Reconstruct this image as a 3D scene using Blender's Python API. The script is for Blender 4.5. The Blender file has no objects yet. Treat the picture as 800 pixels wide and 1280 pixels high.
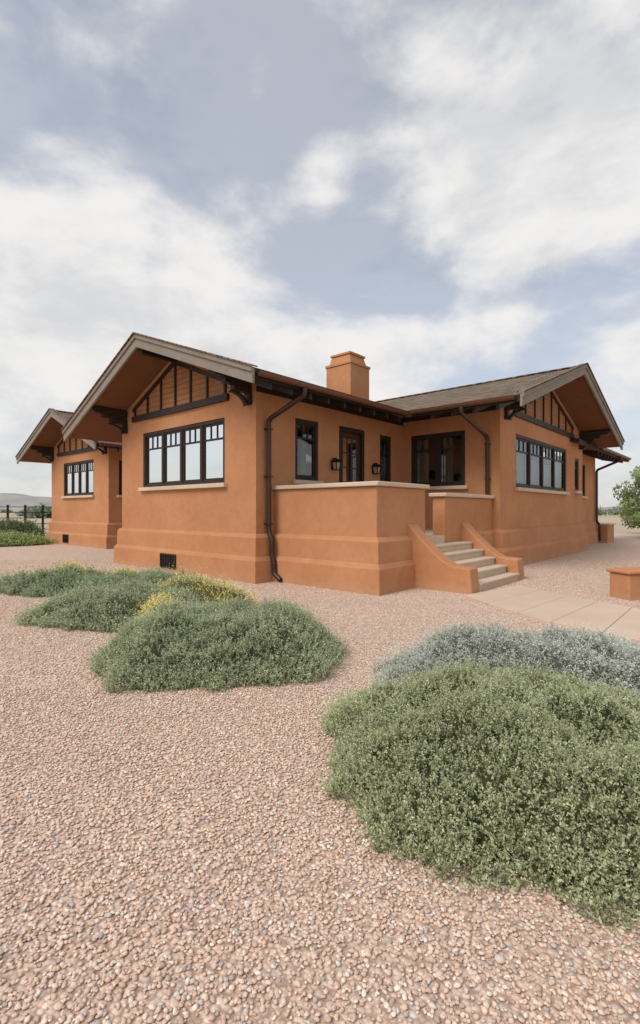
import bpy, bmesh, math, random
import numpy as np
from mathutils import Vector, Matrix
random.seed(7); rng=np.random.default_rng(11)
S=bpy.context.scene
F=618.0; H=1.5
# ------------------------------------------------------------------ node helpers
class NT:
    def __init__(s,tree): s.t=tree; s.n=tree.nodes; s.l=tree.links
    def new(s,typ,**k):
        n=s.n.new(typ)
        for a,b in k.items(): setattr(n,a,b)
        return n
    def put(s,sock,v):
        if v is None: return
        if isinstance(v,bpy.types.NodeSocket): s.l.new(v,sock)
        else: sock.default_value=v
    def m(s,op,a,b=None,c=None,clamp=False):
        n=s.new('ShaderNodeMath',operation=op); n.use_clamp=clamp
        s.put(n.inputs[0],a); s.put(n.inputs[1],b)
        if c is not None: s.put(n.inputs[2],c)
        return n.outputs[0]
    def mix(s,f,a,b,blend='MIX'):
        n=s.new('ShaderNodeMix',data_type='RGBA',blend_type=blend)
        s.put(n.inputs[0],f); s.put(n.inputs[6],a); s.put(n.inputs[7],b)
        return n.outputs[2]
    def noise(s,vec,scale,detail=4,rough=.55,dist=0.):
        n=s.new('ShaderNodeTexNoise')
        if vec is not None: s.l.new(vec,n.inputs['Vector'])
        n.inputs['Scale'].default_value=scale; n.inputs['Detail'].default_value=detail
        n.inputs['Roughness'].default_value=rough; n.inputs['Distortion'].default_value=dist
        return n.outputs[0]
    def ramp(s,f,stops):
        n=s.new('ShaderNodeValToRGB'); e=n.color_ramp.elements
        while len(e)<len(stops): e.new(.5)
        for i,(p,c) in enumerate(stops): e[i].position=p; e[i].color=(*c,1)
        s.put(n.inputs[0],f); return n.outputs[0]
    def mr(s,v,a,b,c=0.,d=1.,interp='SMOOTHSTEP'):
        n=s.new('ShaderNodeMapRange',interpolation_type=interp)
        s.put(n.inputs[0],v)
        for i,x in enumerate((a,b,c,d)): s.put(n.inputs[i+1],x)
        return n.outputs[0]
def C(c): return (*c,1)
def mat(name,rough=.8,spec=.3):
    m=bpy.data.materials.new(name); m.use_nodes=True
    t=NT(m.node_tree); b=m.node_tree.nodes['Principled BSDF']
    b.inputs['Roughness'].default_value=rough
    b.inputs['Specular IOR Level'].default_value=spec
    return m,t,b
def bump(t,b,h,strength=.3,dist=.01):
    n=t.new('ShaderNodeBump'); n.inputs['Strength'].default_value=strength; n.inputs['Distance'].default_value=dist
    t.l.new(h,n.inputs['Height']); t.l.new(n.outputs[0],b.inputs['Normal'])
def objc(t): return t.new('ShaderNodeTexCoord').outputs['Object']
def geo(t): return t.new('ShaderNodeNewGeometry').outputs['Position']

def m_stucco(name,c1,c2,st=.5):
    m,t,b=mat(name,.92,.15); p=geo(t)
    big=t.noise(p,.9,4,.6); med=t.noise(p,7,4,.6); fine=t.noise(p,60,3,.65)
    col=t.mix(t.mr(big,.3,.7),C(c1),C(c2))
    col=t.mix(t.m('MULTIPLY',t.mr(med,.4,.72),.24),col,C([x*.74 for x in c1]))
    # rain / splash staining low on the wall
    z=t.new('ShaderNodeSeparateXYZ'); t.l.new(p,z.inputs[0])
    st0=t.m('MULTIPLY',t.mr(t.m('ADD',z.outputs[2],t.m('MULTIPLY',med,.35)),.12,.42,1.,0.),.35)
    col=t.mix(st0,col,C((.48,.34,.24)))
    t.l.new(col,b.inputs['Base Color'])
    bump(t,b,t.m('ADD',t.m('MULTIPLY',med,.8),t.m('MULTIPLY',fine,.6)),st,.016); return m
M={}
M['stucco']=m_stucco('stucco',(.47,.218,.104),(.535,.262,.132),.6)
M['cap']=m_stucco('concrete_cap',(.64,.51,.385),(.55,.43,.32),.25)
def m_wood(name,c1,c2,rough=.7,scale=(3,3,40)):
    m,t,b=mat(name,rough,.25); p=objc(t)
    mp=t.new('ShaderNodeMapping'); mp.inputs['Scale'].default_value=scale; t.l.new(p,mp.inputs[0])
    n=t.noise(mp.outputs[0],1.2,4,.65); n2=t.noise(p,2.5,3)
    col=t.mix(t.mr(n,.3,.7),C(c1),C(c2)); col=t.mix(t.m('MULTIPLY',t.mr(n2,.4,.8),.35),col,C([x*.6 for x in c1]))
    t.l.new(col,b.inputs['Base Color']); bump(t,b,n,.3,.004); return m
M['frame']=m_wood('dark_brown_timber',(.026,.017,.013),(.046,.031,.023),.5)
M['barge']=m_wood('weathered_fascia',(.22,.185,.15),(.29,.25,.21),.8,(8,8,60))
def m_boards():
    m,t,b=mat('soffit_boards',.8,.2); p=objc(t); s=t.new('ShaderNodeSeparateXYZ'); t.l.new(p,s.inputs[0])
    k=t.m('FRACT',t.m('MULTIPLY',t.m('ADD',s.outputs[0],s.outputs[1]),7.5)); gr=t.mr(t.m('ABSOLUTE',t.m('SUBTRACT',k,.5)),.44,.49)
    n=t.noise(p,3,4); col=t.mix(n,C((.15,.062,.028)),C((.24,.105,.048))); col=t.mix(gr,col,C((.045,.024,.015)))
    t.l.new(col,b.inputs['Base Color']); return m
M['soffit']=m_boards()
M['siding']=m_wood('gable_siding',(.33,.145,.065),(.40,.185,.085),.8,(2,2,30))
M['door']=m_wood('door_wood',(.06,.022,.012),(.09,.035,.018),.4)
def m_plain(name,c,rough,metal=0,spec=.4):
    m,t,b=mat(name,rough,spec); n=t.noise(geo(t),14,3)
    t.l.new(t.mix(n,C([x*.75 for x in c]),C([x*1.25 for x in c])),b.inputs['Base Color'])
    b.inputs['Metallic'].default_value=metal; return m
M['pipe']=m_plain('brown_metal',(.055,.030,.022),.35,.3)
M['gutter']=m_plain('copper_gutter',(.16,.075,.045),.4,.4)
M['iron']=m_plain('black_iron',(.015,.014,.013),.45,.5)
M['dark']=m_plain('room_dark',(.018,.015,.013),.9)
M['blind']=m_plain('window_blind',(.27,.27,.25),.9)
M['curtain']=m_plain('curtain',(.42,.30,.17),.9)
M['amber']=m_plain('amber_glass',(.42,.30,.16),.2)
def m_glass():
    m=bpy.data.materials.new('window_glass'); m.use_nodes=True; t=NT(m.node_tree); m.node_tree.nodes.clear()
    o=t.new('ShaderNodeOutputMaterial'); tr=t.new('ShaderNodeBsdfTransparent'); tr.inputs[0].default_value=(.80,.83,.82,1)
    gl=t.new('ShaderNodeBsdfGlossy'); gl.inputs['Roughness'].default_value=.03; gl.inputs[0].default_value=(.8,.83,.85,1)
    bp=t.new('ShaderNodeBump'); bp.inputs['Strength'].default_value=.08; t.l.new(t.noise(geo(t),2.5,1),bp.inputs['Height']); t.l.new(bp.outputs[0],gl.inputs['Normal'])
    fr=t.new('ShaderNodeFresnel'); fr.inputs[0].default_value=1.5
    mx=t.new('ShaderNodeMixShader'); t.l.new(t.m('ADD',fr.outputs[0],.08,clamp=True),mx.inputs[0])
    t.l.new(tr.outputs[0],mx.inputs[1]); t.l.new(gl.outputs[0],mx.inputs[2]); t.l.new(mx.outputs[0],o.inputs[0]); return m
M['glass']=m_glass()
def m_shingle(name,swap):
    m,t,b=mat(name,.9,.2); p=objc(t)
    s=t.new('ShaderNodeSeparateXYZ'); t.l.new(p,s.inputs[0]); c=t.new('ShaderNodeCombineXYZ')
    t.l.new(s.outputs[1 if swap else 0],c.inputs[0]); t.l.new(s.outputs[0 if swap else 1],c.inputs[1])
    br=t.new('ShaderNodeTexBrick'); t.l.new(c.outputs[0],br.inputs[0])
    br.inputs['Scale'].default_value=1; br.inputs['Brick Width'].default_value=.30; br.inputs['Row Height'].default_value=.17
    br.inputs['Mortar Size'].default_value=.018; br.inputs['Color1'].default_value=(.13,.095,.07,1); br.inputs['Color2'].default_value=(.30,.225,.16,1); br.inputs['Mortar'].default_value=(.035,.026,.02,1)
    n=t.noise(p,25,4); n2=t.noise(p,1.5,3)
    col=t.mix(t.m('MULTIPLY',n,.4),br.outputs[0],C((.12,.09,.07))); col=t.mix(t.m('MULTIPLY',t.mr(n2,.4,.7),.3),col,C((.26,.20,.155)))
    t.l.new(col,b.inputs['Base Color']); bump(t,b,t.m('SUBTRACT',n,br.outputs['Fac']),.8,.03); return m
M['sh_x']=m_shingle('roof_shingles',True); M['sh_y']=m_shingle('roof_shingle',False)

# ------------------------------------------------------------------ mesh builder
house=bpy.data.objects.new('stucco_house',None); S.collection.objects.link(house)
AX,AY=-80/F*10.3,10.3; ANG=math.atan2(.75,.6614)
house.location=(AX,AY,0); house.rotation_euler=(0,0,ANG)
class MB:
    def __init__(s): s.v=[];s.f=[];s.mi=[];s.mats=[]
    def mid(s,k):
        if k not in s.mats: s.mats.append(k)
        return s.mats.index(k)
    def poly(s,pts,faces,k):
        o=len(s.v); s.v+= [tuple(p) for p in pts]
        for f in faces: s.f.append([i+o for i in f]); s.mi.append(s.mid(k))
    def hexa(s,pts,k): s.poly(pts,[(0,1,2,3),(7,6,5,4),(0,4,5,1),(1,5,6,2),(2,6,7,3),(3,7,4,0)],k)
    def box(s,x0,x1,y0,y1,z0,z1,k,B=None):
        P=[(x0,y0,z0),(x1,y0,z0),(x1,y1,z0),(x0,y1,z0),(x0,y0,z1),(x1,y0,z1),(x1,y1,z1),(x0,y1,z1)]
        if B: P=[B(*p) for p in P]
        s.hexa(P,k)
    def beam(s,P0,P1,w,h,k,side=None):
        P0=Vector(P0);P1=Vector(P1); d=(P1-P0)
        sd=Vector(side) if side else Vector((d.y,-d.x,0)); sd.normalize(); sd*=w/2
        u=Vector((0,0,-h)) if abs(d.normalized().z)<.95 else Vector((0,h,0))
        s.hexa([P0-sd,P0+sd,P1+sd,P1-sd,P0-sd+u,P0+sd+u,P1+sd+u,P1-sd+u],k)
    def prism(s,poly,off,k):
        n=len(poly); o=Vector(off); P=[Vector(p) for p in poly]; Q=[p+o for p in P]
        s.poly(P+Q,[list(range(n)),list(range(2*n-1,n-1,-1))]+[(i,(i+1)%n,(i+1)%n+n,i+n) for i in range(n)],k)
    def obj(s,name,parent=None,bevel=0,normals=True,smooth=False):
        me=bpy.data.meshes.new(name); me.from_pydata(s.v,[],s.f)
        for k in s.mats: me.materials.append(M[k])
        me.polygons.foreach_set('material_index',s.mi)
        if normals:
            bm=bmesh.new(); bm.from_mesh(me); bmesh.ops.recalc_face_normals(bm,faces=bm.faces); bm.to_mesh(me); bm.free()
        o=bpy.data.objects.new(name,me); S.collection.objects.link(o)
        if parent: o.parent=parent
        if bevel:
            b=o.modifiers.new('b','BEVEL'); b.width=bevel; b.segments=3; b.limit_method='ANGLE'; b.angle_limit=math.radians(40)
        return o
def basis(o,d,n): return lambda a,b,z:(o[0]+d[0]*a+n[0]*b, o[1]+d[1]*a+n[1]*b, z)

# walls with real openings
def wall(name,B,L,z0,z1,ops,depth=.14,top=None):
    mb=MB(); xs=sorted({0,L,*[o[0] for o in ops],*[o[1] for o in ops]}); zs=sorted({z0,z1,*[o[2] for o in ops],*[o[3] for o in ops]})
    for i in range(len(xs)-1):
        for j in range(len(zs)-1):
            cx=(xs[i]+xs[i+1])/2; cz=(zs[j]+zs[j+1])/2
            if any(o[0]<cx<o[1] and o[2]<cz<o[3] for o in ops): continue
            mb.poly([B(xs[i],0,zs[j]),B(xs[i+1],0,zs[j]),B(xs[i+1],0,zs[j+1]),B(xs[i],0,zs[j+1])],[(0,1,2,3)],'stucco')
    for a0,a1,b0,b1 in ops:
        q=[(a0,b0),(a1,b0),(a1,b1),(a0,b1)]
        for i in range(4):
            (x,y),(x2,y2)=q[i],q[(i+1)%4]
            mb.poly([B(x,0,y),B(x2,0,y2),B(x2,-depth,y2),B(x,-depth,y)],[(0,1,2,3)],'stucco')
    if top: mb.poly([B(a,0,z) for a,z in top],[list(range(len(top)))],'stucco')
    return mb.obj(name,house,normals=False)
def window(B,a0,a1,z0,z1,n,blind='blind',lites=3,sill=True,tf=.70,bfrac=None):
    mb=MB(); fw=.08
    e=.003
    mb.box(a0+e,a0+fw,-.135,-.02,z0+e,z1-e,'frame',B); mb.box(a1-fw,a1-e,-.135,-.02,z0+e,z1-e,'frame',B)
    mb.box(a0+fw,a1-fw,-.135,-.022,z1-fw,z1-e,'frame',B); mb.box(a0+fw,a1-fw,-.135,-.022,z0+e,z0+fw,'frame',B)
    w=(a1-a0-2*fw)/n
    zt=z0+(z1-z0)*tf
    for i in range(n):
        x0=a0+fw+i*w; x1=x0+w
        if i: mb.box(x0-.04,x0+.04,-.133,-.03,z0+fw,z1-fw,'frame',B)
        c0=x0+(.04 if i else 0); c1=x1-(.04 if i<n-1 else 0); s_=.045
        mb.box(c0,c0+s_,-.11,-.05,z0+fw,z1-fw,'frame',B); mb.box(c1-s_,c1,-.11,-.05,z0+fw,z1-fw,'frame',B)
        mb.box(c0+s_,c1-s_,-.11,-.052,z0+fw,z0+fw+.06,'frame',B); mb.box(c0+s_,c1-s_,-.11,-.052,z1-fw-.045,z1-fw,'frame',B)
        mb.box(c0+s_,c1-s_,-.108,-.054,zt-.02,zt+.02,'frame',B)
        for j in range(1,lites):
            xx=c0+s_+(c1-c0-2*s_)*j/lites
            mb.box(xx-.011,xx+.011,-.104,-.06,zt+.02,z1-fw-.045,'frame',B)
        mb.poly([B(c0+s_-.005,-.08,z0+fw),B(c1-s_+.005,-.08,z0+fw),B(c1-s_+.005,-.08,z1-fw),B(c0+s_-.005,-.08,z1-fw)],[(0,1,2,3)],'glass')
        if blind=='blind':
            k=zt-(z1-z0)*(.02+.05*((i*37)%3)); mb.box(c0-.0,c1+.0,-.215,-.2,z0,k,'blind',B)
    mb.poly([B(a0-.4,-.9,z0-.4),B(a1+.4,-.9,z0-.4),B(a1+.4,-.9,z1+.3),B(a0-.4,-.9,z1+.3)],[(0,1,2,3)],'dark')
    if blind=='curtain':
        N=40; 
        for lo,hi in ((a0+.02,a0+(a1-a0)*.28),(a0+(a1-a0)*.55,a0+(a1-a0)*.72)):
            pts=[]
            for i in range(N+1):
                a=lo+(hi-lo)*i/N; b=-.24+.03*math.sin(i*1.3)+.01*math.sin(i*.5)
                pts+=[B(a,b,z0),B(a,b,z1)]
            mb.poly(pts,[(2*i,2*i+2,2*i+3,2*i+1) for i in range(N)],'curtain')
    mb.obj('window',house,normals=False)
    if sill:
        sb=MB(); sb.box(a0-.09,a1+.09,-.02,.10,z0-.085,z0+.012,'cap',B); sb.obj('window_sill',house,bevel=.012)

WT=3.8
B_main=basis((0,0),(0,1),(-1,0))       # a=q
W1=5.75
rm=lambda q:(5.55-.375*(3-q)) if q<3 else 5.55-.442*(q-3)
wall('main_gable_wall',B_main,W1,1.0,WT,[(1.05,4.58,2.1,3.57)],top=[(0,WT),(W1,WT),(W1,rm(W1)-.08),(3,5.46),(0,rm(0)-.08)])
window(B_main,1.05,4.58,2.1,3.57,4)
B_long=basis((0,0),(1,0),(0,-1))
ops=[(1.17,1.96,2.18,3.6),(2.74,3.78,.95,3.62),(4.53,5.09,2.1,3.6)]
wall('porch_long_wall',B_long,5.7,.9,4.3,ops)
window(B_long,*ops[0],1,blind='curtain'); window(B_long,*ops[2],1,blind=None,lites=2)
B_wing=basis((5.7,0),(0,-1),(-1,0))
wall('porch_wing_wall',B_wing,2.9,.9,4.45,[(.28,1.95,2.16,3.66)])
window(B_wing,.28,1.95,2.16,3.66,2,blind='curtain')
B_g2=basis((5.7,-2.9),(1,0),(0,-1))
rw=lambda p:5.8-.3365*(9.4-p) if p<9.4 else 5.8-.3175*(p-9.4)
wall('wing_gable_wall',B_g2,8.0,1.0,WT,[(1.1,5.9,2.12,3.6),(6.95,7.5,2.2,3.4)],top=[(0,WT),(8,WT),(8,rw(13.7)-.08),(3.7,5.7),(0,rw(5.7)-.08)])
window(B_g2,1.1,5.9,2.12,3.6,4); window(B_g2,6.95,7.5,2.2,3.4,1,lites=2,blind=None)
B_e1=basis((13.7,-2.9),(0,1),(1,0)); wall('wing_return_wall',B_e1,.7,1.,4.3,[])
B_e2=basis((13.7,-2.2),(1,0),(0,-1)); wall('east_wall',B_e2,5.2,1.,4.15,[(2.2,3.4,2.1,3.5)]); window(B_e2,2.2,3.4,2.1,3.5,2)
B_e3=basis((18.9,-2.2),(0,1),(1,0)); wall('east_end_wall',B_e3,10.2,1.,4.15,[])
B_bk=basis((2.2,11.2),(0,1),(-1,0))
rb=lambda q:5.65-.42*abs(q-14.1)
wall('back_gable_wall',B_bk,5.7,1.,WT,[(1.3,4.3,2.12,3.6)],top=[(0,WT),(5.7,WT),(5.7,rb(16.9)-.08),(2.9,5.56),(0,rb(11.2)-.08)])
window(B_bk,1.3,4.3,2.12,3.6,4)
B_bs=basis((2.2,11.2),(1,0),(0,-1)); wall('back_side_wall',B_bs,3.5,1.,4.35,[(.42,1.1,2.1,3.5)]); window(B_bs,.42,1.1,2.1,3.5,1)
B_r=basis((0,5.75),(1,0),(0,1)); wall('main_rear_wall',B_r,5.7,1.,4.25,[(2.,4.,2.1,3.5)]); window(B_r,2.,4.,2.1,3.5,2)
B_r2=basis((5.7,5.75),(0,1),(-1,0)); wall('link_wall',B_r2,5.45,1.,4.4,[(1.6,3.2,2.1,3.5)]); window(B_r2,1.6,3.2,2.1,3.5,2)
B_r3=basis((2.2,16.9),(1,0),(0,1)); wall('rear_wall',B_r3,11.5,1.,4.35,[])
B_r4=basis((13.7,8),(0,1),(1,0)); wall('rear_side_wall',B_r4,8.9,1.,4.3,[])
B_r5=basis((13.7,8),(1,0),(0,1)); wall('rear_east_wall',B_r5,5.2,1.,4.15,[])

def plinth(name,path,closed,prof=((0,1.012),(.05,.99),(.095,.93),(.10,.54),(.125,.52),(.165,.45),(.17,-.1))):
    n=len(path); P=[Vector(p) for p in path]; mb=MB(); rings=[]
    offs=[]
    for i in range(n):
        a=P[i-1] if (closed or i>0) else None; c=P[(i+1)%n] if (closed or i<n-1) else None
        d1=(P[i]-a).normalized() if a is not None else None; d2=(c-P[i]).normalized() if c is not None else None
        if d1 is None: d1=d2
        if d2 is None: d2=d1
        n1=Vector((d1.y,-d1.x)); n2=Vector((d2.y,-d2.x)); m=(n1+n2)/(1+n1.dot(n2)); offs.append(m)
    for o,z in prof: rings.append([(P[i].x+offs[i].x*o,P[i].y+offs[i].y*o,z) for i in range(n)])
    pts=[p for r in rings for p in r]; fs=[]
    for k in range(len(prof)-1):
        for i in range(n if closed else n-1):
            j=(i+1)%n; fs.append((k*n+i,(k+1)*n+i,(k+1)*n+j,k*n+j))
    mb.poly(pts,fs,'stucco'); return mb.obj(name,house)
plinth('plinth',[(0,0),(5.7,0),(5.7,-2.9),(13.7,-2.9),(13.7,-2.2),(18.9,-2.2),(18.9,8),(13.7,8),(13.7,16.9),(2.2,16.9),(2.2,11.2),(5.7,11.2),(5.7,5.75),(0,5.75)],True)
# vents
def vent(B,a0,a1,z0,z1,b):
    mb=MB(); mb.box(a0,a1,b-.05,b+.004,z0,z1,'dark',B)
    for i in range(1,6):
        x=a0+(a1-a0)*i/6; mb.box(x-.008,x+.008,b+.005,b+.02,z0,z1,'iron',B)
    for i in range(1,3):
        z=z0+(z1-z0)*i/3; mb.box(a0,a1,b+.006,b+.016,z-.008,z+.008,'iron',B)
    for x0,x1,y0,y1 in ((a0-.03,a0,z0-.03,z1+.03),(a1,a1+.03,z0-.03,z1+.03),(a0,a1,z0-.03,z0),(a0,a1,z1,z1+.03)):
        mb.box(x0,x1,b-.02,b+.03,y0,y1,'frame',B)
    mb.obj('foundation_vent',house)
vent(B_main,2.75,3.38,.11,.40,.17); vent(B_bk,3.4,3.9,.12,.42,.17)

# ------------------------------------------------------------------ roofs
TH=.15
def slab(name,pts,topk):
    mb=MB(); n=len(pts); T=[Vector(p) for p in pts]; Bt=[p-Vector((0,0,TH)) for p in T]
    mb.poly(T,[list(range(n))],topk); mb.poly(Bt,[list(range(n))[::-1]],'soffit')
    for i in range(n):
        j=(i+1)%n; mb.poly([T[i],T[j],Bt[j],Bt[i]],[(0,1,2,3)],'frame')
    return mb.obj(name,house,normals=False)
e0,e1=-1.05,7.07; zE0,zR,zE1=4.03,5.55,3.75
slab('main_roof_front',[(-1,e0,zE0),(4.2,e0,4.04),(8.66,3,zR),(-1,3,zR)],'sh_y')
slab('main_roof_back',[(-1,3,zR),(8.66,3,zR),(4.2,e1,zE1),(-1,e1,zE1)],'sh_y')
slab('wing_roof_west',[(4.2,-3.95,4.05),(9.4,-3.95,5.8),(9.4,3,5.8),(8.66,3,zR),(4.2,-1.05,4.04)],'sh_x')
slab('wing_roof_west_rear',[(8.66,3,zR),(9.4,3,5.8),(9.4,10.5,5.8),(4.2,10.5,4.05),(4.2,7.07,3.85)],'sh_x')
slab('wing_roof_east',[(9.4,-3.95,5.8),(14.85,-3.95,4.07),(14.85,10.5,4.07),(9.4,10.5,5.8)],'sh_x')
slab('east_roof',[(12,-3.2,4.0),(20.7,-3.2,4.0),(20.7,3,5.5),(12,3,5.5)],'sh_y')
slab('east_roof_rear',[(12,3,5.5),(20.7,3,5.5),(20.7,9,4.0),(12,9,4.0)],'sh_y')
slab('back_roof',[(1.2,10.1,3.97),(15,10.1,3.97),(15,14.1,5.65),(1.2,14.1,5.65)],'sh_y')
slab('back_roof_rear',[(1.2,14.1,5.65),(15,14.1,5.65),(15,18.15,3.95),(1.2,18.15,3.95)],'sh_y')
tr=MB()
def rake(P0,P1,n,h=.27):
    n=Vector(n); P0=Vector(P0);P1=Vector(P1); up=Vector((0,0,.02))
    tr.beam(P0+n*.03+up,P1+n*.03+up,.055,h,'barge',side=n)
    tr.beam(P0+n*.07+up*2.6,P1+n*.07+up*2.6,.05,.10,'barge',side=n)
    tr.beam(P0+n*.03+up*4.2,P1+n*.03+up*4.2,.2,.03,'sh_y',side=n)
nm=(-1,0,0)
rake((-1,e0-.06,zE0-.02),(-1,3,zR),nm); rake((-1,3,zR),(-1,e1+.06,zE1-.02),nm)
ng=(0,-1,0)
rake((4.12,-3.95,4.02),(9.4,-3.95,5.8),ng); rake((9.4,-3.95,5.8),(14.93,-3.95,4.05),ng)
rake((1.2,10.04,3.94),(1.2,14.1,5.65),nm); rake((1.2,14.1,5.65),(1.2,18.2,3.93),nm)
tr.beam((20.7,-3.25,4.02),(20.7,3,5.53),.05,.22,'barge')
tr.obj('barge_boards',house,bevel=.006)
# ridge caps
rc=MB()
for P0,P1,sd_ in (((9.4,-4.0,5.83),(9.4,10.5,5.83),(1,0,0)),((-1.05,3,5.58),(8.6,3,5.58),(0,1,0)),((1.15,14.1,5.68),(15,14.1,5.68),(0,1,0))):
    rc.beam(P0,P1,.22,.05,'sh_y',side=sd_)
rc.obj('ridge_caps',house,bevel=.02)
# gutters
gt=MB()
def gutter(P0,P1,out):
    P0=Vector(P0);P1=Vector(P1);o=Vector(out); N=8; pts=[];R=.075
    prof=[(R-R*math.cos(math.pi*i/N),-R*math.sin(math.pi*i/N)*1.15) for i in range(N+1)]+[(2*R+.012,.0),(2*R+.012,.012),(2*R-.008,.012)]
    for P in (P0,P1):
        for a,z in prof: pts.append(P+o*(a+.004)+Vector((0,0,z)))
    n=len(prof); gt.poly(pts,[(i,i+1,n+i+1,n+i) for i in range(n-1)]+[list(range(N+1)),[n+i for i in range(N+1)]],'gutter')
gutter((-.92,e0,4.0),(4.05,e0,4.0),(0,-1,0)); gutter((4.2,-1.2,4.02),(4.2,-3.85,4.02),(-1,0,0))
gutter((14.96,-3.2,3.97),(20.65,-3.2,3.97),(0,-1,0)); gutter((1.3,10.1,3.94),(6,10.1,3.94),(0,-1,0))
gutter((-.9,e1,3.72),(4.2,e1,3.72),(0,1,0)); gutter((14.85,-3.8,4.04),(14.85,-3.0,4.04),(1,0,0))
g=gt.obj('gutters',house); g.modifiers.new('s','SOLIDIFY').thickness=.004
# rafter tails and outriggers
rf=MB()
for i in range(9):
    p=-.5+i*.56
    if p<4.0: rf.beam((p,e0+.06,zE0-TH+.012),(p,-.0,zE0+.375*1.05-TH+.002),.07,.13,'frame')
for i in range(5):
    q=-3.4+i*.56
    if q<-1.2: rf.beam((4.28,q,4.05-TH+.02),(5.72,q,4.05+.3365*1.52-TH+.002),.07,.13,'frame')
for i in range(9): 
    p=15.2+i*.6; rf.beam((p,-3.12,4.0-TH),(p,-2.2,4.2-TH),.07,.13,'frame')
for i in range(8):
    p=1.6+i*.5; rf.beam((p,10.2,3.98-TH),(p,11.2,4.40-TH),.07,.12,'frame')
rf.box(.0,5.7,-.03,-.003,3.98,4.2,'frame'); rf.box(5.665,5.697,-2.9,-.03,4.08,4.3,'frame')
rf.obj('rafter_tails',house,bevel=.006)
br=MB()
def bracket(B,a,zt,L=.95):
    w=.075
    br.box(a-w,a+w,.0,L,zt-.16,zt,'frame',B)
    br.box(a-w+.003,a+w-.003,.0,L*.74,zt-.27,zt-.163,'frame',B)
    br.box(a-w,a+w,.002,L*.5,zt-.38,zt-.273,'frame',B)
    br.box(a-w-.01,a+w+.01,.0,.09,zt-.62,zt-.383,'frame',B)
    br.poly([B(a-w,L,zt),B(a+w,L,zt),B(a+w,L,zt-.16),B(a-w,L,zt-.16),B(a-w,L+.07,zt-.02),B(a+w,L+.07,zt-.02),B(a+w,L+.07,zt-.08),B(a-w,L+.07,zt-.08)],[(4,5,6,7),(0,4,7,3),(1,5,6,2),(0,1,5,4),(3,2,6,7)],'frame')
    pts=[]
    for i in range(7):
        th=math.pi/2*i/6; pts.append((.09+.40*(1-math.cos(th)),zt-.62+.24*math.sin(th)))
    for i in range(6):
        (b0,z0),(b1,z1)=pts[i],pts[i+1]
        br.hexa([B(a-.045,b0,z0),B(a+.045,b0,z0),B(a+.045,b0+.05,z0-.05),B(a-.045,b0+.05,z0-.05),B(a-.045,b1,z1),B(a+.045,b1,z1),B(a+.045,b1+.05,z1-.05),B(a-.045,b1+.05,z1-.05)],'frame')
for a in (.2,5.5): bracket(B_main,a,rm(a)-TH-.01,.93)
for a in (.35,7.6): bracket(B_g2,a,rw(5.7+a)-TH-.03,.93)
for a in (.2,5.5): bracket(B_bk,a,rb(11.2+a)-TH-.02,.93)
for B,a,z in ((B_main,3,zR-TH-.08),(B_g2,3.7,5.8-TH-.07),(B_bk,2.9,5.65-TH-.08)):
    br.box(a-.07,a+.07,0,.94,z-.15,z,'frame',B)
br.obj('eave_brackets',house,bevel=.008)
# half timber gables
gb=MB()
def gable(B,a0,a1,zb,ridge_a,ridge_z,s0,s1,n):
    zt=lambda a: ridge_z-(ridge_a-a)*s0 if a<ridge_a else ridge_z-(a-ridge_a)*s1
    gb.box(a0-.12,a1+.12,.0,.075,zb-.15,zb,'frame',B)
    gb.poly([B(a0,.012,zb),B(a1,.012,zb),B(a1,.012,max(zt(a1)-.05,zb+.01)),B(ridge_a,.012,ridge_z-.05),B(a0,.012,max(zt(a0)-.05,zb+.01))],[(0,1,2,3,4)],'siding')
    for x0,x1 in ((a0-.1,ridge_a),(ridge_a,a1+.1)):
        z0,z1=zt(x0),zt(x1)
        gb.hexa([B(x0,.004,z0),B(x1,.004,z1),B(x1,.06,z1),B(x0,.06,z0),B(x0,.004,z0-.10),B(x1,.004,z1-.10),B(x1,.06,z1-.10),B(x0,.06,z0-.10)],'frame')
    for i in range(n+1):
        a=a0+(a1-a0)*i/n; z=zt(a)-.1
        if z-zb>.06: gb.box(a-.03,a+.03,.013,.05,zb,z,'frame',B)
    zz=zb+.13
    while zz<ridge_z-.2:
        k0=ridge_a-(ridge_z-.12-zz)/s0; k1=ridge_a+(ridge_z-.12-zz)/s1
        if k1>k0+.2: gb.box(k0,k1,.013,.017,zz-.003,zz+.003,'door',B)
        zz+=.13
gable(B_main,1.0,4.95,4.07,3,5.22,.40,.455,6)
gable(B_g2,1.0,6.5,4.2,3.7,5.42,.345,.33,7)
gable(B_bk,1.1,4.8,4.1,2.9,5.3,.43,.43,6)
gb.obj('gable_timbers',house)
# ------------------------------------------------------------------ chimney
ch=MB()
def frus(cx,cy,a0,z0,a1,z1,k):
    ch.hexa([(cx-a0,cy-a0,z0),(cx+a0,cy-a0,z0),(cx+a0,cy+a0,z0),(cx-a0,cy+a0,z0),(cx-a1,cy-a1,z1),(cx+a1,cy-a1,z1),(cx+a1,cy+a1,z1),(cx-a1,cy+a1,z1)],k)
cx,cy=5.89,2.2
frus(cx,cy,.50,4.6,.50,6.12,'stucco'); frus(cx,cy,.53,6.12,.53,6.2,'stucco'); frus(cx,cy,.44,6.2,.37,6.47,'stucco'); frus(cx,cy,.41,6.47,.41,6.54,'stucco'); frus(cx,cy,.25,6.54,.25,6.56,'iron')
ch.obj('chimney',house,bevel=.02)
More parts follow.
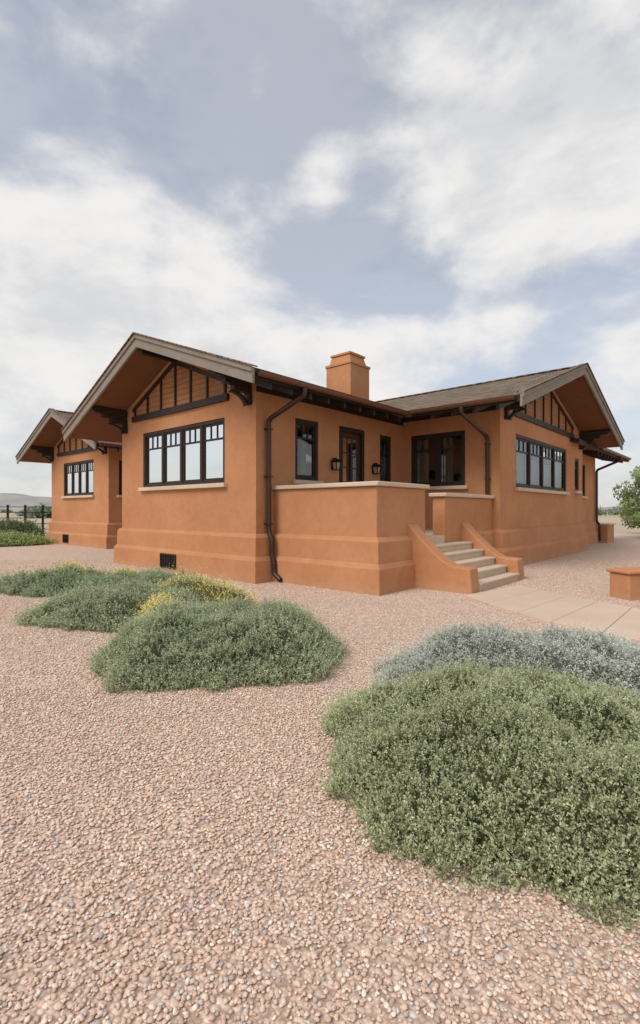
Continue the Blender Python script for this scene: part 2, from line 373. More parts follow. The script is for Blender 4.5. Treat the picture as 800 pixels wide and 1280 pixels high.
# ------------------------------------------------------------------ porch
pm=MB()
pm.prism([(.5,-.003,0),(.5,-2.7,0),(2.25,-2.7,0),(2.25,-2.4,0),(.8,-2.4,0),(.8,-.003,0)],(0,0,1.94),'stucco')
pm.prism([(3.08,-2.7,0),(5.697,-2.7,0),(5.697,-2.4,0),(3.08,-2.4,0)],(0,0,1.80),'stucco')
pm.obj('porch_parapet',house,bevel=.025)
cp=MB()
cp.prism([(.43,-.003,1.942),(.43,-2.77,1.942),(2.31,-2.77,1.942),(2.31,-2.34,1.942),(.86,-2.34,1.942),(.86,-.003,1.942)],(0,0,.085),'cap')
cp.prism([(3.01,-2.77,1.802),(5.697,-2.77,1.802),(5.697,-2.34,1.802),(3.01,-2.34,1.802)],(0,0,.085),'cap')
cp.obj('parapet_cap',house,bevel=.02)
plinth('porch_plinth',[(.5,-.1),(.5,-2.7),(1.56,-2.7)],False)
plinth('porch_plinth_right',[(4.24,-2.7),(5.7,-2.7)],False)
fl=MB(); fl.box(.8,5.69,-2.4,-.005,.3,.95,'cap'); fl.box(2.253,3.077,-2.702,-2.4,.3,.952,'cap')
for k in range(1,6):
    q0=-4.02+.26*(k-1); q1=-2.703
    fl.box(1.903,3.897,q0+.02,q0+.26 if k<5 else q1,-.05,.158*k-.045,'cap'); fl.box(1.904,3.896,q0-.01,q0+.275 if k<5 else q1,.158*k-.044,.158*k,'cap')
fl.obj('porch_steps',house,bevel=.01)
ck=MB()
for p0 in (1.55,3.9):
    prof=[(-2.66,-.05),(-2.66,1.24)]
    for i in range(15):
        x=i/14; prof.append((-2.72-x*.93,.47+.76*(1-x)**1.35*(1)-.0))
    prof+=[(-3.98,.45),(-4.02,-.05)]
    ck.prism([(p0,q,z) for q,z in prof],(.352,0,0),'stucco')
ck.obj('stair_cheek_walls',house,bevel=.03)
# door
dr=MB(); a0,a1,z0,z1=2.74,3.78,.952,3.62
dr.box(a0+.003,a0+.1,-.135,.02,z0,z1-.003,'frame',B_long); dr.box(a1-.1,a1-.003,-.135,.02,z0,z1-.003,'frame',B_long); dr.box(a0+.1,a1-.1,-.135,.018,z1-.12,z1-.003,'frame',B_long)
x0,x1=a0+.1,a1-.1
dr.box(x0,x0+.12,-.11,-.055,z0,z1-.12,'door',B_long); dr.box(x1-.12,x1,-.11,-.055,z0,z1-.12,'door',B_long)
dr.box(x0+.12,x1-.12,-.11,-.056,z0,z0+.9,'door',B_long); dr.box(x0+.12,x1-.12,-.11,-.056,z1-.27,z1-.12,'door',B_long)
for i in range(1,3):
    x=x0+.12+(x1-x0-.24)*i/3; dr.box(x-.014,x+.014,-.1,-.06,z0+.9,z1-.27,'door',B_long)
for i in range(1,4):
    z=z0+.9+(z1-.27-z0-.9)*i/4; dr.box(x0+.12,x1-.12,-.099,-.062,z-.014,z+.014,'door',B_long)
dr.poly([B_long(x0+.12,-.08,z0+.9),B_long(x1-.12,-.08,z0+.9),B_long(x1-.12,-.08,z1-.27),B_long(x0+.12,-.08,z1-.27)],[(0,1,2,3)],'glass')
dr.poly([B_long(x0,-.6,z0),B_long(x1,-.6,z0),B_long(x1,-.6,z1),B_long(x0,-.6,z1)],[(0,1,2,3)],'dark')
dr.box(x1-.09,x1-.05,-.055,-.0,z0+1.0,z0+1.2,'iron',B_long)
dr.obj('front_door',house,bevel=.004)
# lanterns
for a in (2.48,4.2):
    mb=MB(); B=B_long; z=2.62
    mb.box(a-.05,a+.05,.0,.02,z-.12,z+.12,'iron',B); mb.box(a-.012,a+.012,.02,.13,z+.14,z+.165,'iron',B); mb.box(a-.012,a+.012,.02,.04,z+.05,z+.165,'iron',B)
    c=.12
    def fr(r0,z0,r1,z1,k):
        mb.hexa([B(a-r0,c-r0,z0),B(a+r0,c-r0,z0),B(a+r0,c+r0,z0),B(a-r0,c+r0,z0),B(a-r1,c-r1,z1),B(a+r1,c-r1,z1),B(a+r1,c+r1,z1),B(a-r1,c+r1,z1)],k)
    fr(.10,z+.07,.03,z+.14,'iron'); fr(.085,z+.05,.10,z+.07,'iron'); fr(.05,z-.12,.072,z+.05,'amber'); fr(.055,z-.14,.06,z-.12,'iron')
    for sx in (-1,1):
        for sy in (-1,1):
            mb.hexa([B(a+sx*.05-.008,c+sy*.05-.008,z-.12),B(a+sx*.05+.008,c+sy*.05-.008,z-.12),B(a+sx*.05+.008,c+sy*.05+.008,z-.12),B(a+sx*.05-.008,c+sy*.05+.008,z-.12),B(a+sx*.074-.008,c+sy*.074-.008,z+.05),B(a+sx*.074+.008,c+sy*.074-.008,z+.05),B(a+sx*.074+.008,c+sy*.074+.008,z+.05),B(a+sx*.074-.008,c+sy*.074+.008,z+.05)],'iron')
    o=mb.obj('wall_lantern'); o.matrix_world=Matrix.Translation((AX,AY,0))@Matrix.Rotation(ANG,4,'Z')
# downspouts
def pipe(name,pts,r=.045,parent=house,k='pipe'):
    cu=bpy.data.curves.new(name,'CURVE'); cu.dimensions='3D'; cu.bevel_depth=r; cu.bevel_resolution=4; cu.use_fill_caps=True
    P=[Vector(p) for p in pts]; out=[P[0]]
    for i in range(1,len(P)-1):
        a=(P[i-1]-P[i]); b=(P[i+1]-P[i]); d=min(.09,a.length*.45,b.length*.45)
        A=P[i]+a.normalized()*d; Bq=P[i]+b.normalized()*d
        for k2 in range(6):
            t=k2/5; out.append((1-t)**2*A+2*t*(1-t)*P[i]+t*t*Bq)
    out.append(P[-1])
    sp=cu.splines.new('POLY'); sp.points.add(len(out)-1)
    for i,p in enumerate(out): sp.points[i].co=(*p,1)
    cu.materials.append(M[k]); o=bpy.data.objects.new(name,cu); S.collection.objects.link(o); o.parent=parent; return o
pipe('downspout',[(.28,-1.12,3.93),(.28,-1.12,3.78),(.28,-.09,3.42),(.28,-.09,1.05),(.28,-.19,.9),(.28,-.19,.55),(.28,-.25,.42),(.28,-.25,.18),(.28,-.44,.06)],r=.052)
pipe('downspout',[(4.1,-2.6,3.95),(4.1,-2.6,3.8),(5.61,-2.6,3.40),(5.61,-2.6,1.9),(5.61,-2.6,1.2)],r=.052)
pipe('downspout',[(18.7,-3.25,3.9),(18.7,-3.25,3.75),(18.7,-2.3,3.35),(18.7,-2.3,1.0),(18.7,-2.42,.85),(18.7,-2.44,.1)],r=.055)
st=MB()
for z in (3.2,2.2,1.2): st.box(.215,.345,-.15,.0,z,z+.03,'pipe')
for z in (3.2,2.3): st.box(5.545,5.7,-2.66,-2.54,z,z+.03,'pipe')
st.obj('pipe_straps',house)
ew=MB(); ew.box(18.95,20.3,-2.7,-1.2,-.1,.82,'stucco'); ew.box(18.95,20.36,-2.76,-1.14,.822,.88,'cap'); ew.obj('east_terrace_wall',house,bevel=.02)
gw=MB()
def GWB(a,b,z): return (5.13+a*.97-b*.24, 8.2+a*.24+b*.97, z)
gw.box(0,2.6,0,.42,-.1,.43,'stucco',GWB); gw.box(-.04,2.64,-.04,.46,.432,.50,'stucco',GWB)
gw.obj('low_stucco_wall',bevel=.03)

# ------------------------------------------------------------------ ground
PAL=[(0,(.52,.385,.305)),(.25,(.72,.53,.42)),(.5,(.64,.49,.395)),(.7,(.80,.63,.51)),(.85,(.68,.475,.36)),(1,(.82,.71,.61))]
def gravel_mat():
    m,t,b=mat('gravel',.9,.2); p=geo(t)
    d=t.new('ShaderNodeVectorMath',operation='ADD'); nz=t.new('ShaderNodeTexNoise'); nz.inputs['Scale'].default_value=30; t.l.new(p,nz.inputs[0])
    sc=t.new('ShaderNodeVectorMath',operation='SCALE'); t.l.new(nz.outputs['Color'],sc.inputs[0]); sc.inputs['Scale'].default_value=.008
    t.l.new(p,d.inputs[0]); t.l.new(sc.outputs[0],d.inputs[1])
    v=t.new('ShaderNodeTexVoronoi'); v.inputs['Scale'].default_value=46; t.l.new(d.outputs[0],v.inputs['Vector'])
    s=t.new('ShaderNodeSeparateColor'); t.l.new(v.outputs['Color'],s.inputs[0])
    col=t.ramp(s.outputs[0],PAL)
    col=t.mix(t.m('MULTIPLY',t.mr(s.outputs[1],.82,.88),.6),col,C((.46,.42,.39)))
    col=t.mix(t.mr(v.outputs['Distance'],.38,.8),col,C((.40,.28,.215)))
    big=t.noise(p,.5,5); col=t.mix(t.m('MULTIPLY',t.mr(big,.4,.65),.22),col,C((.55,.44,.35)))
    t.l.new(col,b.inputs['Base Color'])
    bump(t,b,t.m('SUBTRACT',1.,v.outputs['Distance']),.8,.012); return m
M['gravel']=gravel_mat()
def field_mat():
    m,t,b=mat('dry_field',.95,.1); p=geo(t)
    n=t.noise(p,.02,5); n2=t.noise(p,.6,5,.7)
    col=t.mix(t.mr(n,.4,.6),C((.46,.36,.26)),C((.33,.32,.20))); col=t.mix(t.m('MULTIPLY',n2,.5),col,C((.50,.41,.31)))
    t.l.new(col,b.inputs['Base Color']); bump(t,b,n2,.5,.1); return m
M['field']=field_mat()
g=MB(); g.poly([(-3000,-300,-.02),(3000,-300,-.02),(3000,6000,-.02),(-3000,6000,-.02)],[(0,1,2,3)],'field'); g.obj('field')
pts=[];
for i in range(48):
    a=2*math.pi*i/48; r=1+.05*math.sin(5*a)+.03*math.sin(11*a)
    pts.append((2+34*r*math.cos(a),14+25*r*math.sin(a),0))
g=MB(); g.poly(pts,[list(range(48))],'gravel'); g.obj('gravel_ground')

def npmesh(name,V,Fc,k,mat_,cols=None,smooth=False):
    me=bpy.data.meshes.new(name); n=len(V); f=len(Fc)
    me.vertices.add(n); me.vertices.foreach_set('co',V.astype(np.float32).ravel())
    me.loops.add(f*k); me.loops.foreach_set('vertex_index',Fc.astype(np.int32).ravel())
    me.polygons.add(f); me.polygons.foreach_set('loop_start',(np.arange(f)*k).astype(np.int32)); 
    try: me.polygons.foreach_set('loop_total',np.full(f,k,np.int32))
    except Exception: pass
    if smooth: me.polygons.foreach_set('use_smooth',np.ones(f,bool))
    if cols is not None:
        a=me.color_attributes.new('Col','FLOAT_COLOR','POINT')
        a.data.foreach_set('color',np.concatenate([cols,np.ones((n,1))],1).astype(np.float32).ravel())
    me.update(calc_edges=True); me.validate()
    me.materials.append(mat_); o=bpy.data.objects.new(name,me); S.collection.objects.link(o); return o
def attr_mat(name,trans=0.,bumpy=False):
    m=bpy.data.materials.new(name); m.use_nodes=True; t=NT(m.node_tree); m.node_tree.nodes.clear()
    o=t.new('ShaderNodeOutputMaterial'); d=t.new('ShaderNodeBsdfDiffuse'); a=t.new('ShaderNodeVertexColor'); a.layer_name='Col'
    col=a.outputs[0]
    if bumpy:
        n=t.noise(geo(t),160,2); col=t.mix(t.m('MULTIPLY',t.mr(n,.45,.7),.28),col,C((.46,.35,.28)))
    t.l.new(col,d.inputs[0]); out=d.outputs[0]
    if trans:
        tl=t.new('ShaderNodeBsdfTranslucent'); t.l.new(col,tl.inputs[0]); mx=t.new('ShaderNodeMixShader'); mx.inputs[0].default_value=trans
        t.l.new(out,mx.inputs[1]); t.l.new(tl.outputs[0],mx.inputs[2]); out=mx.outputs[0]
    t.l.new(out,o.inputs[0]); return m
M_peb=attr_mat('pebbles',0,True); M_leaf=attr_mat('shrub_leaves',.35)

SH=[(1.17,2.95,1.17,1.06,.35,0),(2.0,4.28,1.5,.98,.38,-.30),(-1.0,5.15,1.17,1.12,.43,.1),(-2.85,7.15,1.15,1.1,.34,0),(-4.85,9.4,1.25,.85,.29,0),(-3.2,8.9,1.2,.8,.32,0)]
def inside(x,y,sc=.93):
    r=np.zeros(len(x),bool)
    for cx,cy,rx,ry,h,ro in SH:
        c,s=math.cos(-ro),math.sin(-ro); X=(x-cx)*c-(y-cy)*s; Y=(x-cx)*s+(y-cy)*c
        r|=((X/rx)**2+(Y/ry)**2)<(sc-.08)**2
    return r
PL=[(2.50,8.62),(2.78,7.4),(3.12,6.44),(3.75,5.5),(4.7,4.75),(6.4,4.0)]
PR=[(3.95,9.75),(4.22,8.8),(4.58,7.95),(5.0,7.15),(5.75,6.35),(7.3,5.6)]
def inpoly(x,y,P):
    r=np.zeros(len(x),bool); n=len(P)
    for i in range(n):
        x0,y0=P[i];x1,y1=P[(i+1)%n]
        if y0==y1: continue
        c=((y0>y)!=(y1>y))&(x<(x1-x0)*(y-y0)/(y1-y0)+x0); r^=c
    return r
def ico():
    t=(1+5**.5)/2; v=np.array([(-1,t,0),(1,t,0),(-1,-t,0),(1,-t,0),(0,-1,t),(0,1,t),(0,-1,-t),(0,1,-t),(t,0,-1),(t,0,1),(-t,0,-1),(-t,0,1)],float)
    v/=np.linalg.norm(v[0]); f=np.array([(0,11,5),(0,5,1),(0,1,7),(0,7,10),(0,10,11),(1,5,9),(5,11,4),(11,10,2),(10,7,6),(7,1,8),(3,9,4),(3,4,2),(3,2,6),(3,6,8),(3,8,9),(4,9,5),(2,4,11),(6,2,10),(8,6,7),(9,8,1)]); return v,f
iv,if_=ico()
def pebbles(n,y0,y1,rmin,rmax,zoff,big=False):
    y=rng.uniform(y0**2,y1**2,n)**.5; x=rng.uniform(-1,1,n)*(.76*y+.2)
    dx=x-AX;dy=y-AY; p_=dx*math.cos(ANG)+dy*math.sin(ANG); q_=-dx*math.sin(ANG)+dy*math.cos(ANG)
    hs=((p_>-.15)&(q_>-.15))|((p_>.4)&(q_>-2.8))|((p_>1.5)&(p_<4.3)&(q_>-4))
    k=~inside(x,y)&~inpoly(x,y,PL+PR[::-1])&~hs; x,y=x[k],y[k]; n=len(x)
    r=rng.uniform(0,1,n)**1.5*(rmax-rmin)+rmin
    V=np.repeat(iv[None],n,0)*(1+rng.uniform(-.22,.22,(n,12,1)))
    sc=np.stack([r*rng.uniform(.9,1.4,n),r*rng.uniform(.75,1.05,n),r*rng.uniform(.40,.62,n)],1); V=V*sc[:,None]
    ta=rng.normal(0,.25,n); c,s=np.cos(ta)[:,None],np.sin(ta)[:,None]
    X=V[...,0]*c-V[...,2]*s; Z=V[...,0]*s+V[...,2]*c; V[...,0]=X;V[...,2]=Z
    a=rng.uniform(0,6.28,n); c,s=np.cos(a)[:,None],np.sin(a)[:,None]
    X=V[...,0]*c-V[...,1]*s; Y=V[...,0]*s+V[...,1]*c; V[...,0]=X+x[:,None];V[...,1]=Y+y[:,None];V[...,2]+=(zoff+rng.uniform(0,.004,n))[:,None]
    pc=np.array([c for _,c in PAL]+[(.47,.43,.41),(.70,.65,.60)]); w=np.array([.11,.22,.2,.22,.12,.07,.04,.02]); w/=w.sum()
    col=pc[rng.choice(len(pc),n,p=w)]*rng.uniform(.84,1.1,(n,1))
    if big: col=col*.4+np.array((.66,.60,.54))*.6
    Fc=(if_[None]+(np.arange(n)*12)[:,None,None]).reshape(-1,3)
    return V.reshape(-1,3),Fc,np.repeat(col,12,0)
parts=[pebbles(58000,1.1,4.2,.0050,.0115,.003),pebbles(50000,4.2,8.5,.0065,.0130,.002),pebbles(32000,8.5,15,.009,.017,.001),pebbles(90,1.2,6,.013,.022,.005,True)]
Vs=[];Fs=[];Cs=[];o=0
for V,Fc,c in parts: Vs.append(V);Fs.append(Fc+o);Cs.append(c);o+=len(V)
npmesh('gravel',np.concatenate(Vs),np.concatenate(Fs),3,M_peb,np.concatenate(Cs),True)

# ------------------------------------------------------------------ shrubs
def sines(x,y,f,seed):
    r=np.random.default_rng(seed); o=0
    for i in range(7):
        a=r.uniform(0,6.28); k=f*r.uniform(.6,1.8); o=o+np.sin((x*math.cos(a)+y*math.sin(a))*k+r.uniform(0,6.28))
    return o/3.5
def edge(a,wob,seed): return 1+wob*(np.sin(3*a+seed)+.6*np.sin(5*a+2*seed)+.5*np.sin(9*a+seed*3)+.4*np.sin(17*a+seed*5)+.25*np.sin(29*a+seed))
def shrub(name,sh,n,leaf,L,nl,cd,cl,flat=0.,seed=1,tip=None,wob=.07,core=True,wd=.30):
    cx,cy,rx,ry,h,ro=sh; r_=np.random.default_rng(seed)
    # more sprigs on the steep rim so that it is as thickly clothed as the crown
    u=np.where(r_.uniform(0,1,n)<.40, r_.uniform(.76,1.0,n), r_.uniform(0,1,n)**.5); a=r_.uniform(0,6.283,n)
    ed=edge(a,wob,seed)
    lx=u*np.cos(a)*rx*ed; ly=u*np.sin(a)*ry*ed
    lump=sines(lx,ly,5.0,seed)+.75*sines(lx,ly,14,seed+5)+.3*sines(lx,ly,30,seed+6)
    def hgt(u,l): return h*(np.clip(1-u**2.6,0,1)**.60)*(1+.21*l)
    z=hgt(u,lump)
    out=np.stack([np.cos(a),np.sin(a)],1); sl=np.clip(u**3*.75,0,.75)
    D=np.stack([out[:,0]*sl,out[:,1]*sl,np.full(n,1.-.65*flat)],1)+r_.normal(0,.32+.40*flat,(n,3)); D/=np.linalg.norm(D,axis=1)[:,None]; D[:,2]=np.abs(D[:,2])*(1-.4*flat)+.04
    Ls=L*(.4+1.25*r_.uniform(0,1,n)**1.5)*(1+.25*lump)
    zz=np.maximum(z-Ls*.6,.0)*np.where(u>.8,r_.uniform(.15,1,n),1)
    base=np.stack([lx,ly,zz],1)
    t=np.linspace(.10,1,nl)[None,:]+r_.uniform(-.04,.04,(n,nl))
    cv=r_.normal(0,.25,(n,1,3))*(t**2)[...,None]
    pos=base[:,None]+(D[:,None]*t[...,None]+cv)*Ls[:,None,None]
    rd=r_.normal(0,1,(n,nl,3)); rd/=np.linalg.norm(rd,axis=2)[...,None]; ld=D[:,None]*.55+rd*(1-.25*t)[...,None]; ld/=np.linalg.norm(ld,axis=2)[...,None]
    sd=np.cross(ld,r_.normal(0,1,(n,nl,3))); sd/=np.linalg.norm(sd,axis=2)[...,None]+1e-6
    ll=(leaf*r_.uniform(.6,1.3,(n,nl)))[...,None]; w=ll*wd
    V=np.stack([pos,pos+ld*ll*.5+sd*w,pos+ld*ll,pos+ld*ll*.5-sd*w],2)
    cdv,clv=np.array(cd),np.array(cl)
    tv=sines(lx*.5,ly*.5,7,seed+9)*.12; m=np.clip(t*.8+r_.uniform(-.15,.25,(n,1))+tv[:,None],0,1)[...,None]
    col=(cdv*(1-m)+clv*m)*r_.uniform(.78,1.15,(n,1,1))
    if tip is not None:
        k=(t>.5)[...,None]; col=np.where(k&(r_.uniform(0,1,(n,1,1))<.9),np.array(tip)*r_.uniform(.8,1.1,(n,nl,1)),col)
    dead=(r_.uniform(0,1,n)<.02)[:,None,None]; col=np.where(dead,np.array((.40,.31,.19)),col)
    col=np.repeat(col[:,:,None],4,2).reshape(-1,3)
    c,s=math.cos(ro),math.sin(ro); X=V[...,0]*c-V[...,1]*s+cx; Y=V[...,0]*s+V[...,1]*c+cy
    V=np.stack([X,Y,np.maximum(V[...,2],.004)],-1).reshape(-1,3); nq=n*nl
    Fc=np.arange(nq*4).reshape(-1,4)
    if core:
        NR,NA=16,64; uu,aa=np.meshgrid(np.linspace(.02,1.,NR),np.linspace(0,6.283,NA,endpoint=False),indexing='ij')
        ed=edge(aa,wob,seed); kx=uu*np.cos(aa)*rx*ed; ky=uu*np.sin(aa)*ry*ed
        lp=sines(kx,ky,5.0,seed)+.75*sines(kx,ky,14,seed+5)+.3*sines(kx,ky,30,seed+6); kz=hgt(uu,lp)*.93-L*.55; kz[-1]=-.05
        sc_=(1-.07*uu); kx=kx*sc_; ky=ky*sc_
        KX=kx*c-ky*s+cx; KY=kx*s+ky*c+cy; KV=np.stack([KX,KY,kz],-1).reshape(-1,3); o=len(V)
        q=[(i*NA+j,(i+1)*NA+j,(i+1)*NA+(j+1)%NA,i*NA+(j+1)%NA) for i in range(NR-1) for j in range(NA)]
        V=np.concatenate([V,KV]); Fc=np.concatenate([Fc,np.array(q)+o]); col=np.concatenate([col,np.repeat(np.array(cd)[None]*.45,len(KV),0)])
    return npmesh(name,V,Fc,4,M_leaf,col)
GD,GL=(.20,.22,.11),(.68,.73,.46)
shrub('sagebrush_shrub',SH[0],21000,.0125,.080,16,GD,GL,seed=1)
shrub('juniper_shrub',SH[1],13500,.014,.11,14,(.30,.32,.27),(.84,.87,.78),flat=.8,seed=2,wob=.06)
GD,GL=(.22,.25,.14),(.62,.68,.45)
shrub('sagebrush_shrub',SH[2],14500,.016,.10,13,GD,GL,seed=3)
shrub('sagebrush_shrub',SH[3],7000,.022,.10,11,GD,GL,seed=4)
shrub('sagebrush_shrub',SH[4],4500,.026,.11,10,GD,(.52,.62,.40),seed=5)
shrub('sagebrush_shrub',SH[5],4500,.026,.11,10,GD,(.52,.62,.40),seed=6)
YT=(.98,.88,.40)
for i,s_ in enumerate([(-2.05,7.85,.95,.34,.37,0),(-2.03,6.35,.30,.24,.37,.5),(-4.95,9.9,.65,.28,.34,0),(-3.75,9.5,.42,.22,.34,0),(-1.75,8.0,.4,.3,.30,.3)]):
    shrub('yellow_flower_plant',s_,1200,.022,.12,9,(.32,.34,.15),(.74,.70,.30),seed=20+i,tip=YT)
shrub('low_shrub',(-13.9,21.5,1.9,1.2,.40,0),2500,.07,.2,8,(.20,.26,.10),(.48,.58,.26),seed=31)
shrub('round_shrub',(-17.1,27.5,1.4,1.1,.72,0),4000,.08,.25,8,(.08,.11,.06),(.24,.30,.16),seed=32)
shrub('round_shrub',(-19.3,28.3,1.0,.9,.35,0),2500,.08,.22,8,(.08,.11,.06),(.26,.32,.17),seed=33)

# ------------------------------------------------------------------ trees
M['bark']=m_wood('bark',(.10,.075,.055),(.16,.12,.09),.95)
def tree(name,x,y,h,r,n,leaf,seed,cd,cl):
    r_=np.random.default_rng(seed); random.seed(seed)
    mb=MB()
    def limb(P0,P1,r0,r1):
        P0=Vector(P0);P1=Vector(P1);d=(P1-P0).normalized(); a=d.orthogonal().normalized(); b=d.cross(a); N=7
        pts=[P0+(a*math.cos(2*math.pi*i/N)+b*math.sin(2*math.pi*i/N))*r0 for i in range(N)]+[P1+(a*math.cos(2*math.pi*i/N)+b*math.sin(2*math.pi*i/N))*r1 for i in range(N)]
        mb.poly(pts,[(i,(i+1)%N,(i+1)%N+N,i+N) for i in range(N)],'bark')
    root=bpy.data.objects.new(name,None); S.collection.objects.link(root)
    limb((x,y,-.1),(x+.05,y,h*.35),.13,.09); cl_=[]
    for i in range(20):
        a=random.uniform(0,6.28); k=random.uniform(.2,.9); zz=random.uniform(.22,.92)
        kk=k*r*(1-.6*max(0,zz-.5)); P=(x+math.cos(a)*kk,y+math.sin(a)*kk,h*zz)
        limb((x+.05,y,h*random.uniform(.2,.35)),P,.045,.012); cl_.append((*P,random.uniform(.25,.45)*r*.8))
    mb.obj('trunk',root)
    V=[];Cc=[]
    for (a,b,c,rr) in cl_:
        m=n//20; p=r_.normal(0,.55,(m,3)); p/=np.maximum(np.linalg.norm(p,axis=1),.9)[:,None]; sh=r_.uniform(.75,1.25)
        tt=np.clip(.5+p[:,2]*.5+r_.uniform(-.2,.2,m),0,1)[:,None]
        p=p*rr*np.array((1,1,.75))+np.array((a,b,c)); d=r_.normal(0,1,(m,3)); d/=np.linalg.norm(d,axis=1)[:,None]; s=np.cross(d,r_.normal(0,1,(m,3))); s/=np.linalg.norm(s,axis=1)[:,None]
        l=leaf*r_.uniform(.6,1.3,(m,1)); V.append(np.stack([p,p+d*l*.5+s*l*.3,p+d*l,p+d*l*.5-s*l*.3],1).reshape(-1,3))
        Cc.append(np.repeat((np.array(cd)*(1-tt)+np.array(cl)*tt)*sh,4,0))
    V=np.concatenate(V); o=npmesh('foliage',V,np.arange(len(V)).reshape(-1,4),4,M_leaf,np.concatenate(Cc)); o.parent=root
tree('deciduous_tree',17.4,26.5,4.0,1.9,9000,.15,3,(.16,.20,.09),(.44,.52,.26))
tree('deciduous_tree',21.0,31,3.0,1.9,5000,.18,4,(.14,.18,.09),(.36,.43,.22))
def far_trees():
    r_=np.random.default_rng(5); V=[];Cc=[]
    cl=[(x,yy,s) for x,yy,s in [(-55,96,1.3),(-53.2,96,1.6),(-51.5,97,1.2),(-78,130,.9)]]
    for i in range(34): cl.append((60+i*4.2+r_.uniform(-2,2),150+r_.uniform(-12,12),r_.uniform(1.1,2.2)))
    for i in range(30): cl.append((-175-i*7+r_.uniform(-2,2),330+r_.uniform(-15,15),r_.uniform(.8,1.7)))
    for x,y,s in cl:
        m=260; p=r_.normal(0,.55,(m,3))*np.array((s*1.5,s,s*.8))+np.array((x,y,s*.6)); p[:,2]=np.abs(p[:,2]); d=r_.normal(0,1,(m,3)); d/=np.linalg.norm(d,axis=1)[:,None]; q=np.cross(d,r_.normal(0,1,(m,3))); q/=np.linalg.norm(q,axis=1)[:,None]
        l=.7; V.append(np.stack([p,p+d*l*.5+q*l*.35,p+d*l,p+d*l*.5-q*l*.35],1).reshape(-1,3)); Cc.append(np.repeat(np.array((.26,.31,.21))*r_.uniform(.7,1.3,(m,1)),4,0))  # paler leaf colour stands in for haze over distance
    V=np.concatenate(V); npmesh('distant_trees',V,np.arange(len(V)).reshape(-1,4),4,M_leaf,np.concatenate(Cc))
far_trees()
def hillmat():
    m,t,b=mat('hill_slope',.95,.1); n=t.noise(geo(t),.012,6,.65)
    t.l.new(t.mix(t.mr(n,.4,.6),C((.27,.285,.28)),C((.37,.34,.31))),b.inputs['Base Color']); return m
M['hill']=hillmat()
nx,ny=160,14; X=np.linspace(-2200,2200,nx); V=[]
for j in range(ny):
    for i in range(nx):
        t=j/(ny-1); x=X[i]; hh=8+8*math.sin(x*.004+1)+5*math.sin(x*.011+2)+3*math.sin(x*.031)+1.5*math.sin(x*.083)
        hh+=34*math.exp(-((x+660)/120)**2)+22*math.exp(-((x+850)/130)**2)
        hh=max(hh,3); V.append((x,900+t*400,-1+hh*math.sin(math.pi*min(t*1.2,1))+1.5*math.sin(x*.05+t*9)*math.sin(math.pi*t)))
V=np.array(V); Fq=np.array([(j*nx+i,j*nx+i+1,(j+1)*nx+i+1,(j+1)*nx+i) for j in range(ny-1) for i in range(nx-1)])
npmesh('hills',V,Fq,4,M['hill'],None,True)
# fence
fe=MB()
for i in range(18):
    x=-35+i*1.1; fe.box(x-.05,x+.05,30.99,31.09,-.05,1.85,'iron')
for z in (.3,.65,1.0,1.35,1.7): fe.box(-35,-16.1,31.02,31.06,z,z+.04,'iron')
fe.obj('metal_fence')

# ------------------------------------------------------------------ path
M['path']=m_stucco('path_concrete',(.70,.56,.45),(.60,.475,.38),.15)
def catm(P,n):
    out=[];Q=[P[0]]+P+[P[-1]]
    for i in range(1,len(Q)-2):
        for k in range(n):
            t=k/n; p=[.5*((2*Q[i][c])+(-Q[i-1][c]+Q[i+1][c])*t+(2*Q[i-1][c]-5*Q[i][c]+4*Q[i+1][c]-Q[i+2][c])*t*t+(-Q[i-1][c]+3*Q[i][c]-3*Q[i+1][c]+Q[i+2][c])*t**3) for c in (0,1)]; out.append(p)
    out.append(P[-1]); return out
cl_,cr_=catm(PL,8),catm(PR,8); pa=MB(); n=len(cl_); step=5
i=0
while i<n-1:
    j=min(i+step,n-1); a=[Vector((*p,0)) for p in cl_[i:j+1]]; b=[Vector((*p,0)) for p in cr_[i:j+1]]
    poly=a+b[::-1]; cen=sum(poly,Vector())/len(poly)
    poly=[cen+(p-cen)*(1-.014/max((p-cen).length,.1)) for p in poly]
    pa.prism([(p.x,p.y,-.05) for p in poly],(0,0,.075),'path'); i=j
pa.obj('concrete_path',bevel=.006)

# ------------------------------------------------------------------ sky and sun
W=bpy.data.worlds.new("World"); S.world=W; W.use_nodes=True; t=NT(W.node_tree); W.node_tree.nodes.clear()
sd=Vector((-.62,-.55,.95)).normalized(); el=math.asin(sd.z); az=math.atan2(sd.x,sd.y)
sky=t.new('ShaderNodeTexSky',sky_type='NISHITA'); sky.sun_disc=False; sky.sun_elevation=el; sky.sun_rotation=az; sky.air_density=1.0; sky.dust_density=2.0; sky.ozone_density=.6
tc=t.new('ShaderNodeTexCoord').outputs['Generated']; sp=t.new('ShaderNodeSeparateXYZ'); t.l.new(tc,sp.inputs[0])
x,y,z=sp.outputs
AZ=t.m('ARCTAN2',x,y); EL=t.m('ARCSINE',z)
cb=t.new('ShaderNodeCombineXYZ'); t.l.new(x,cb.inputs[0]); t.l.new(y,cb.inputs[1]); t.l.new(t.m('MULTIPLY',z,1.9),cb.inputs[2])
def blob(u,v,su,sv,amp):
    a=math.atan((u-400)/F); e=math.atan((638-v)/F*math.cos(a)); sa=su/F*math.cos(a)**2; se=sv/F*math.cos(e)**2
    dx=t.m('DIVIDE',t.m('SUBTRACT',AZ,a),sa); dy=t.m('DIVIDE',t.m('SUBTRACT',EL,e),se)
    r=t.m('ADD',t.m('MULTIPLY',dx,dx),t.m('MULTIPLY',dy,dy)); return t.m('MULTIPLY',t.m('EXPONENT',t.m('MULTIPLY',r,-1.)),amp)
bl=None
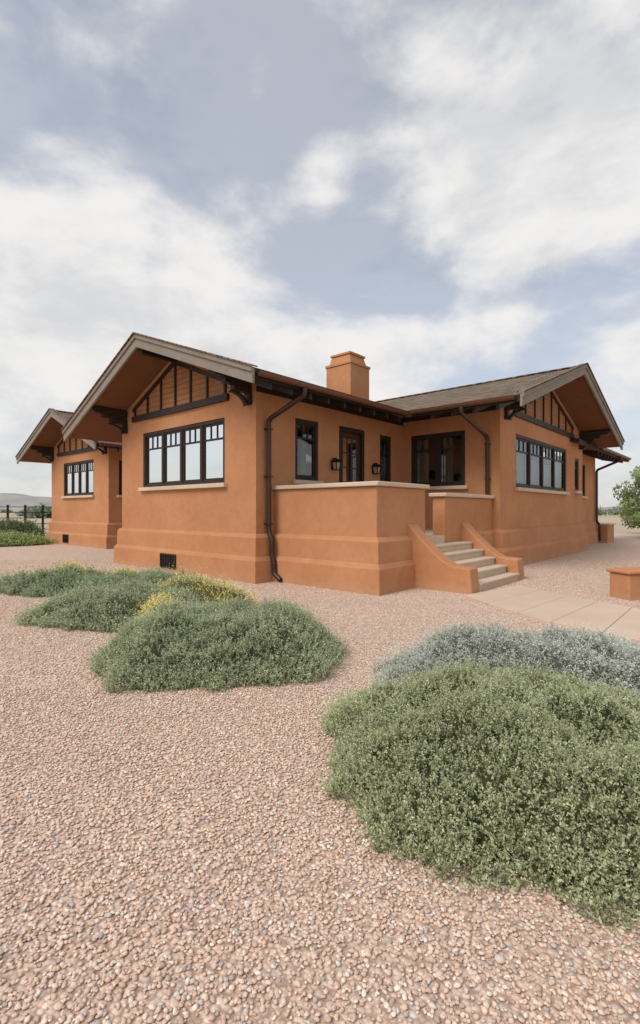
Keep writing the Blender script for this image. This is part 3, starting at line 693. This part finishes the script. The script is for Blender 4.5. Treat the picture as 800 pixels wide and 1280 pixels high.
for b_ in [(80,60,130,55,.40),(325,85,30,45,.38),(60,330,260,95,.55),(160,450,260,60,.55),(400,225,38,65,.50),(640,210,200,110,.42),(530,420,180,42,.62),(800,450,70,50,.5),
           (250,140,120,80,-.18),(640,365,200,20,-.35),(740,392,80,30,-.25),(420,340,90,26,-.28),(330,0,160,50,-.15)]:
    o=blob(*b_); bl=o if bl is None else t.m('ADD',bl,o)
n1=t.noise(cb.outputs[0],3.0,8,.56,.12); n3=t.noise(cb.outputs[0],5.0,5,.58,.2)
den=t.m('ADD',t.m('ADD',bl,t.m('MULTIPLY',t.m('SUBTRACT',n1,.5),3.2)),.20)
cov=t.mr(den,-.05,.62)
lowh=t.mr(EL,.0,.22,.6,0.); cov=t.m('MAXIMUM',cov,lowh)
cov=t.m('ADD',t.m('MULTIPLY',cov,.56),.42)
shade=t.mr(t.m('ADD',n3,t.m('MULTIPLY',den,-.05)),.28,.56)
ccol=t.mix(shade,C((.70,.705,.72)),C((.90,.885,.87)))
b1=t.new('ShaderNodeBackground'); t.l.new(sky.outputs[0],b1.inputs[0]); b1.inputs[1].default_value=.14
b2=t.new('ShaderNodeBackground'); t.l.new(ccol,b2.inputs[0]); b2.inputs[1].default_value=1.0
mx=t.new('ShaderNodeMixShader'); t.l.new(cov,mx.inputs[0]); t.l.new(b1.outputs[0],mx.inputs[1]); t.l.new(b2.outputs[0],mx.inputs[2])
o=t.new('ShaderNodeOutputWorld'); t.l.new(mx.outputs[0],o.inputs[0])
W.cycles.sampling_method='MANUAL'; W.cycles.sample_map_resolution=256
su=bpy.data.lights.new('sun','SUN'); su.energy=2.1; su.angle=math.radians(32); su.color=(1,.94,.86)
so=bpy.data.objects.new('sun',su); S.collection.objects.link(so); so.rotation_euler=sd.to_track_quat('Z','Y').to_euler(); so.location=(0,0,30)
# camera
cd=bpy.data.cameras.new('camera'); cam=bpy.data.objects.new('camera',cd); S.collection.objects.link(cam)
cam.location=(0,0,H); cam.rotation_euler=(math.radians(90),0,0); cd.sensor_fit='HORIZONTAL'; cd.sensor_width=36; cd.lens=F/800*36; cd.shift_y=-2/800; cd.clip_end=9000
S.camera=cam
S.view_settings.view_transform='Standard'; S.view_settings.look='None'; S.view_settings.exposure=0
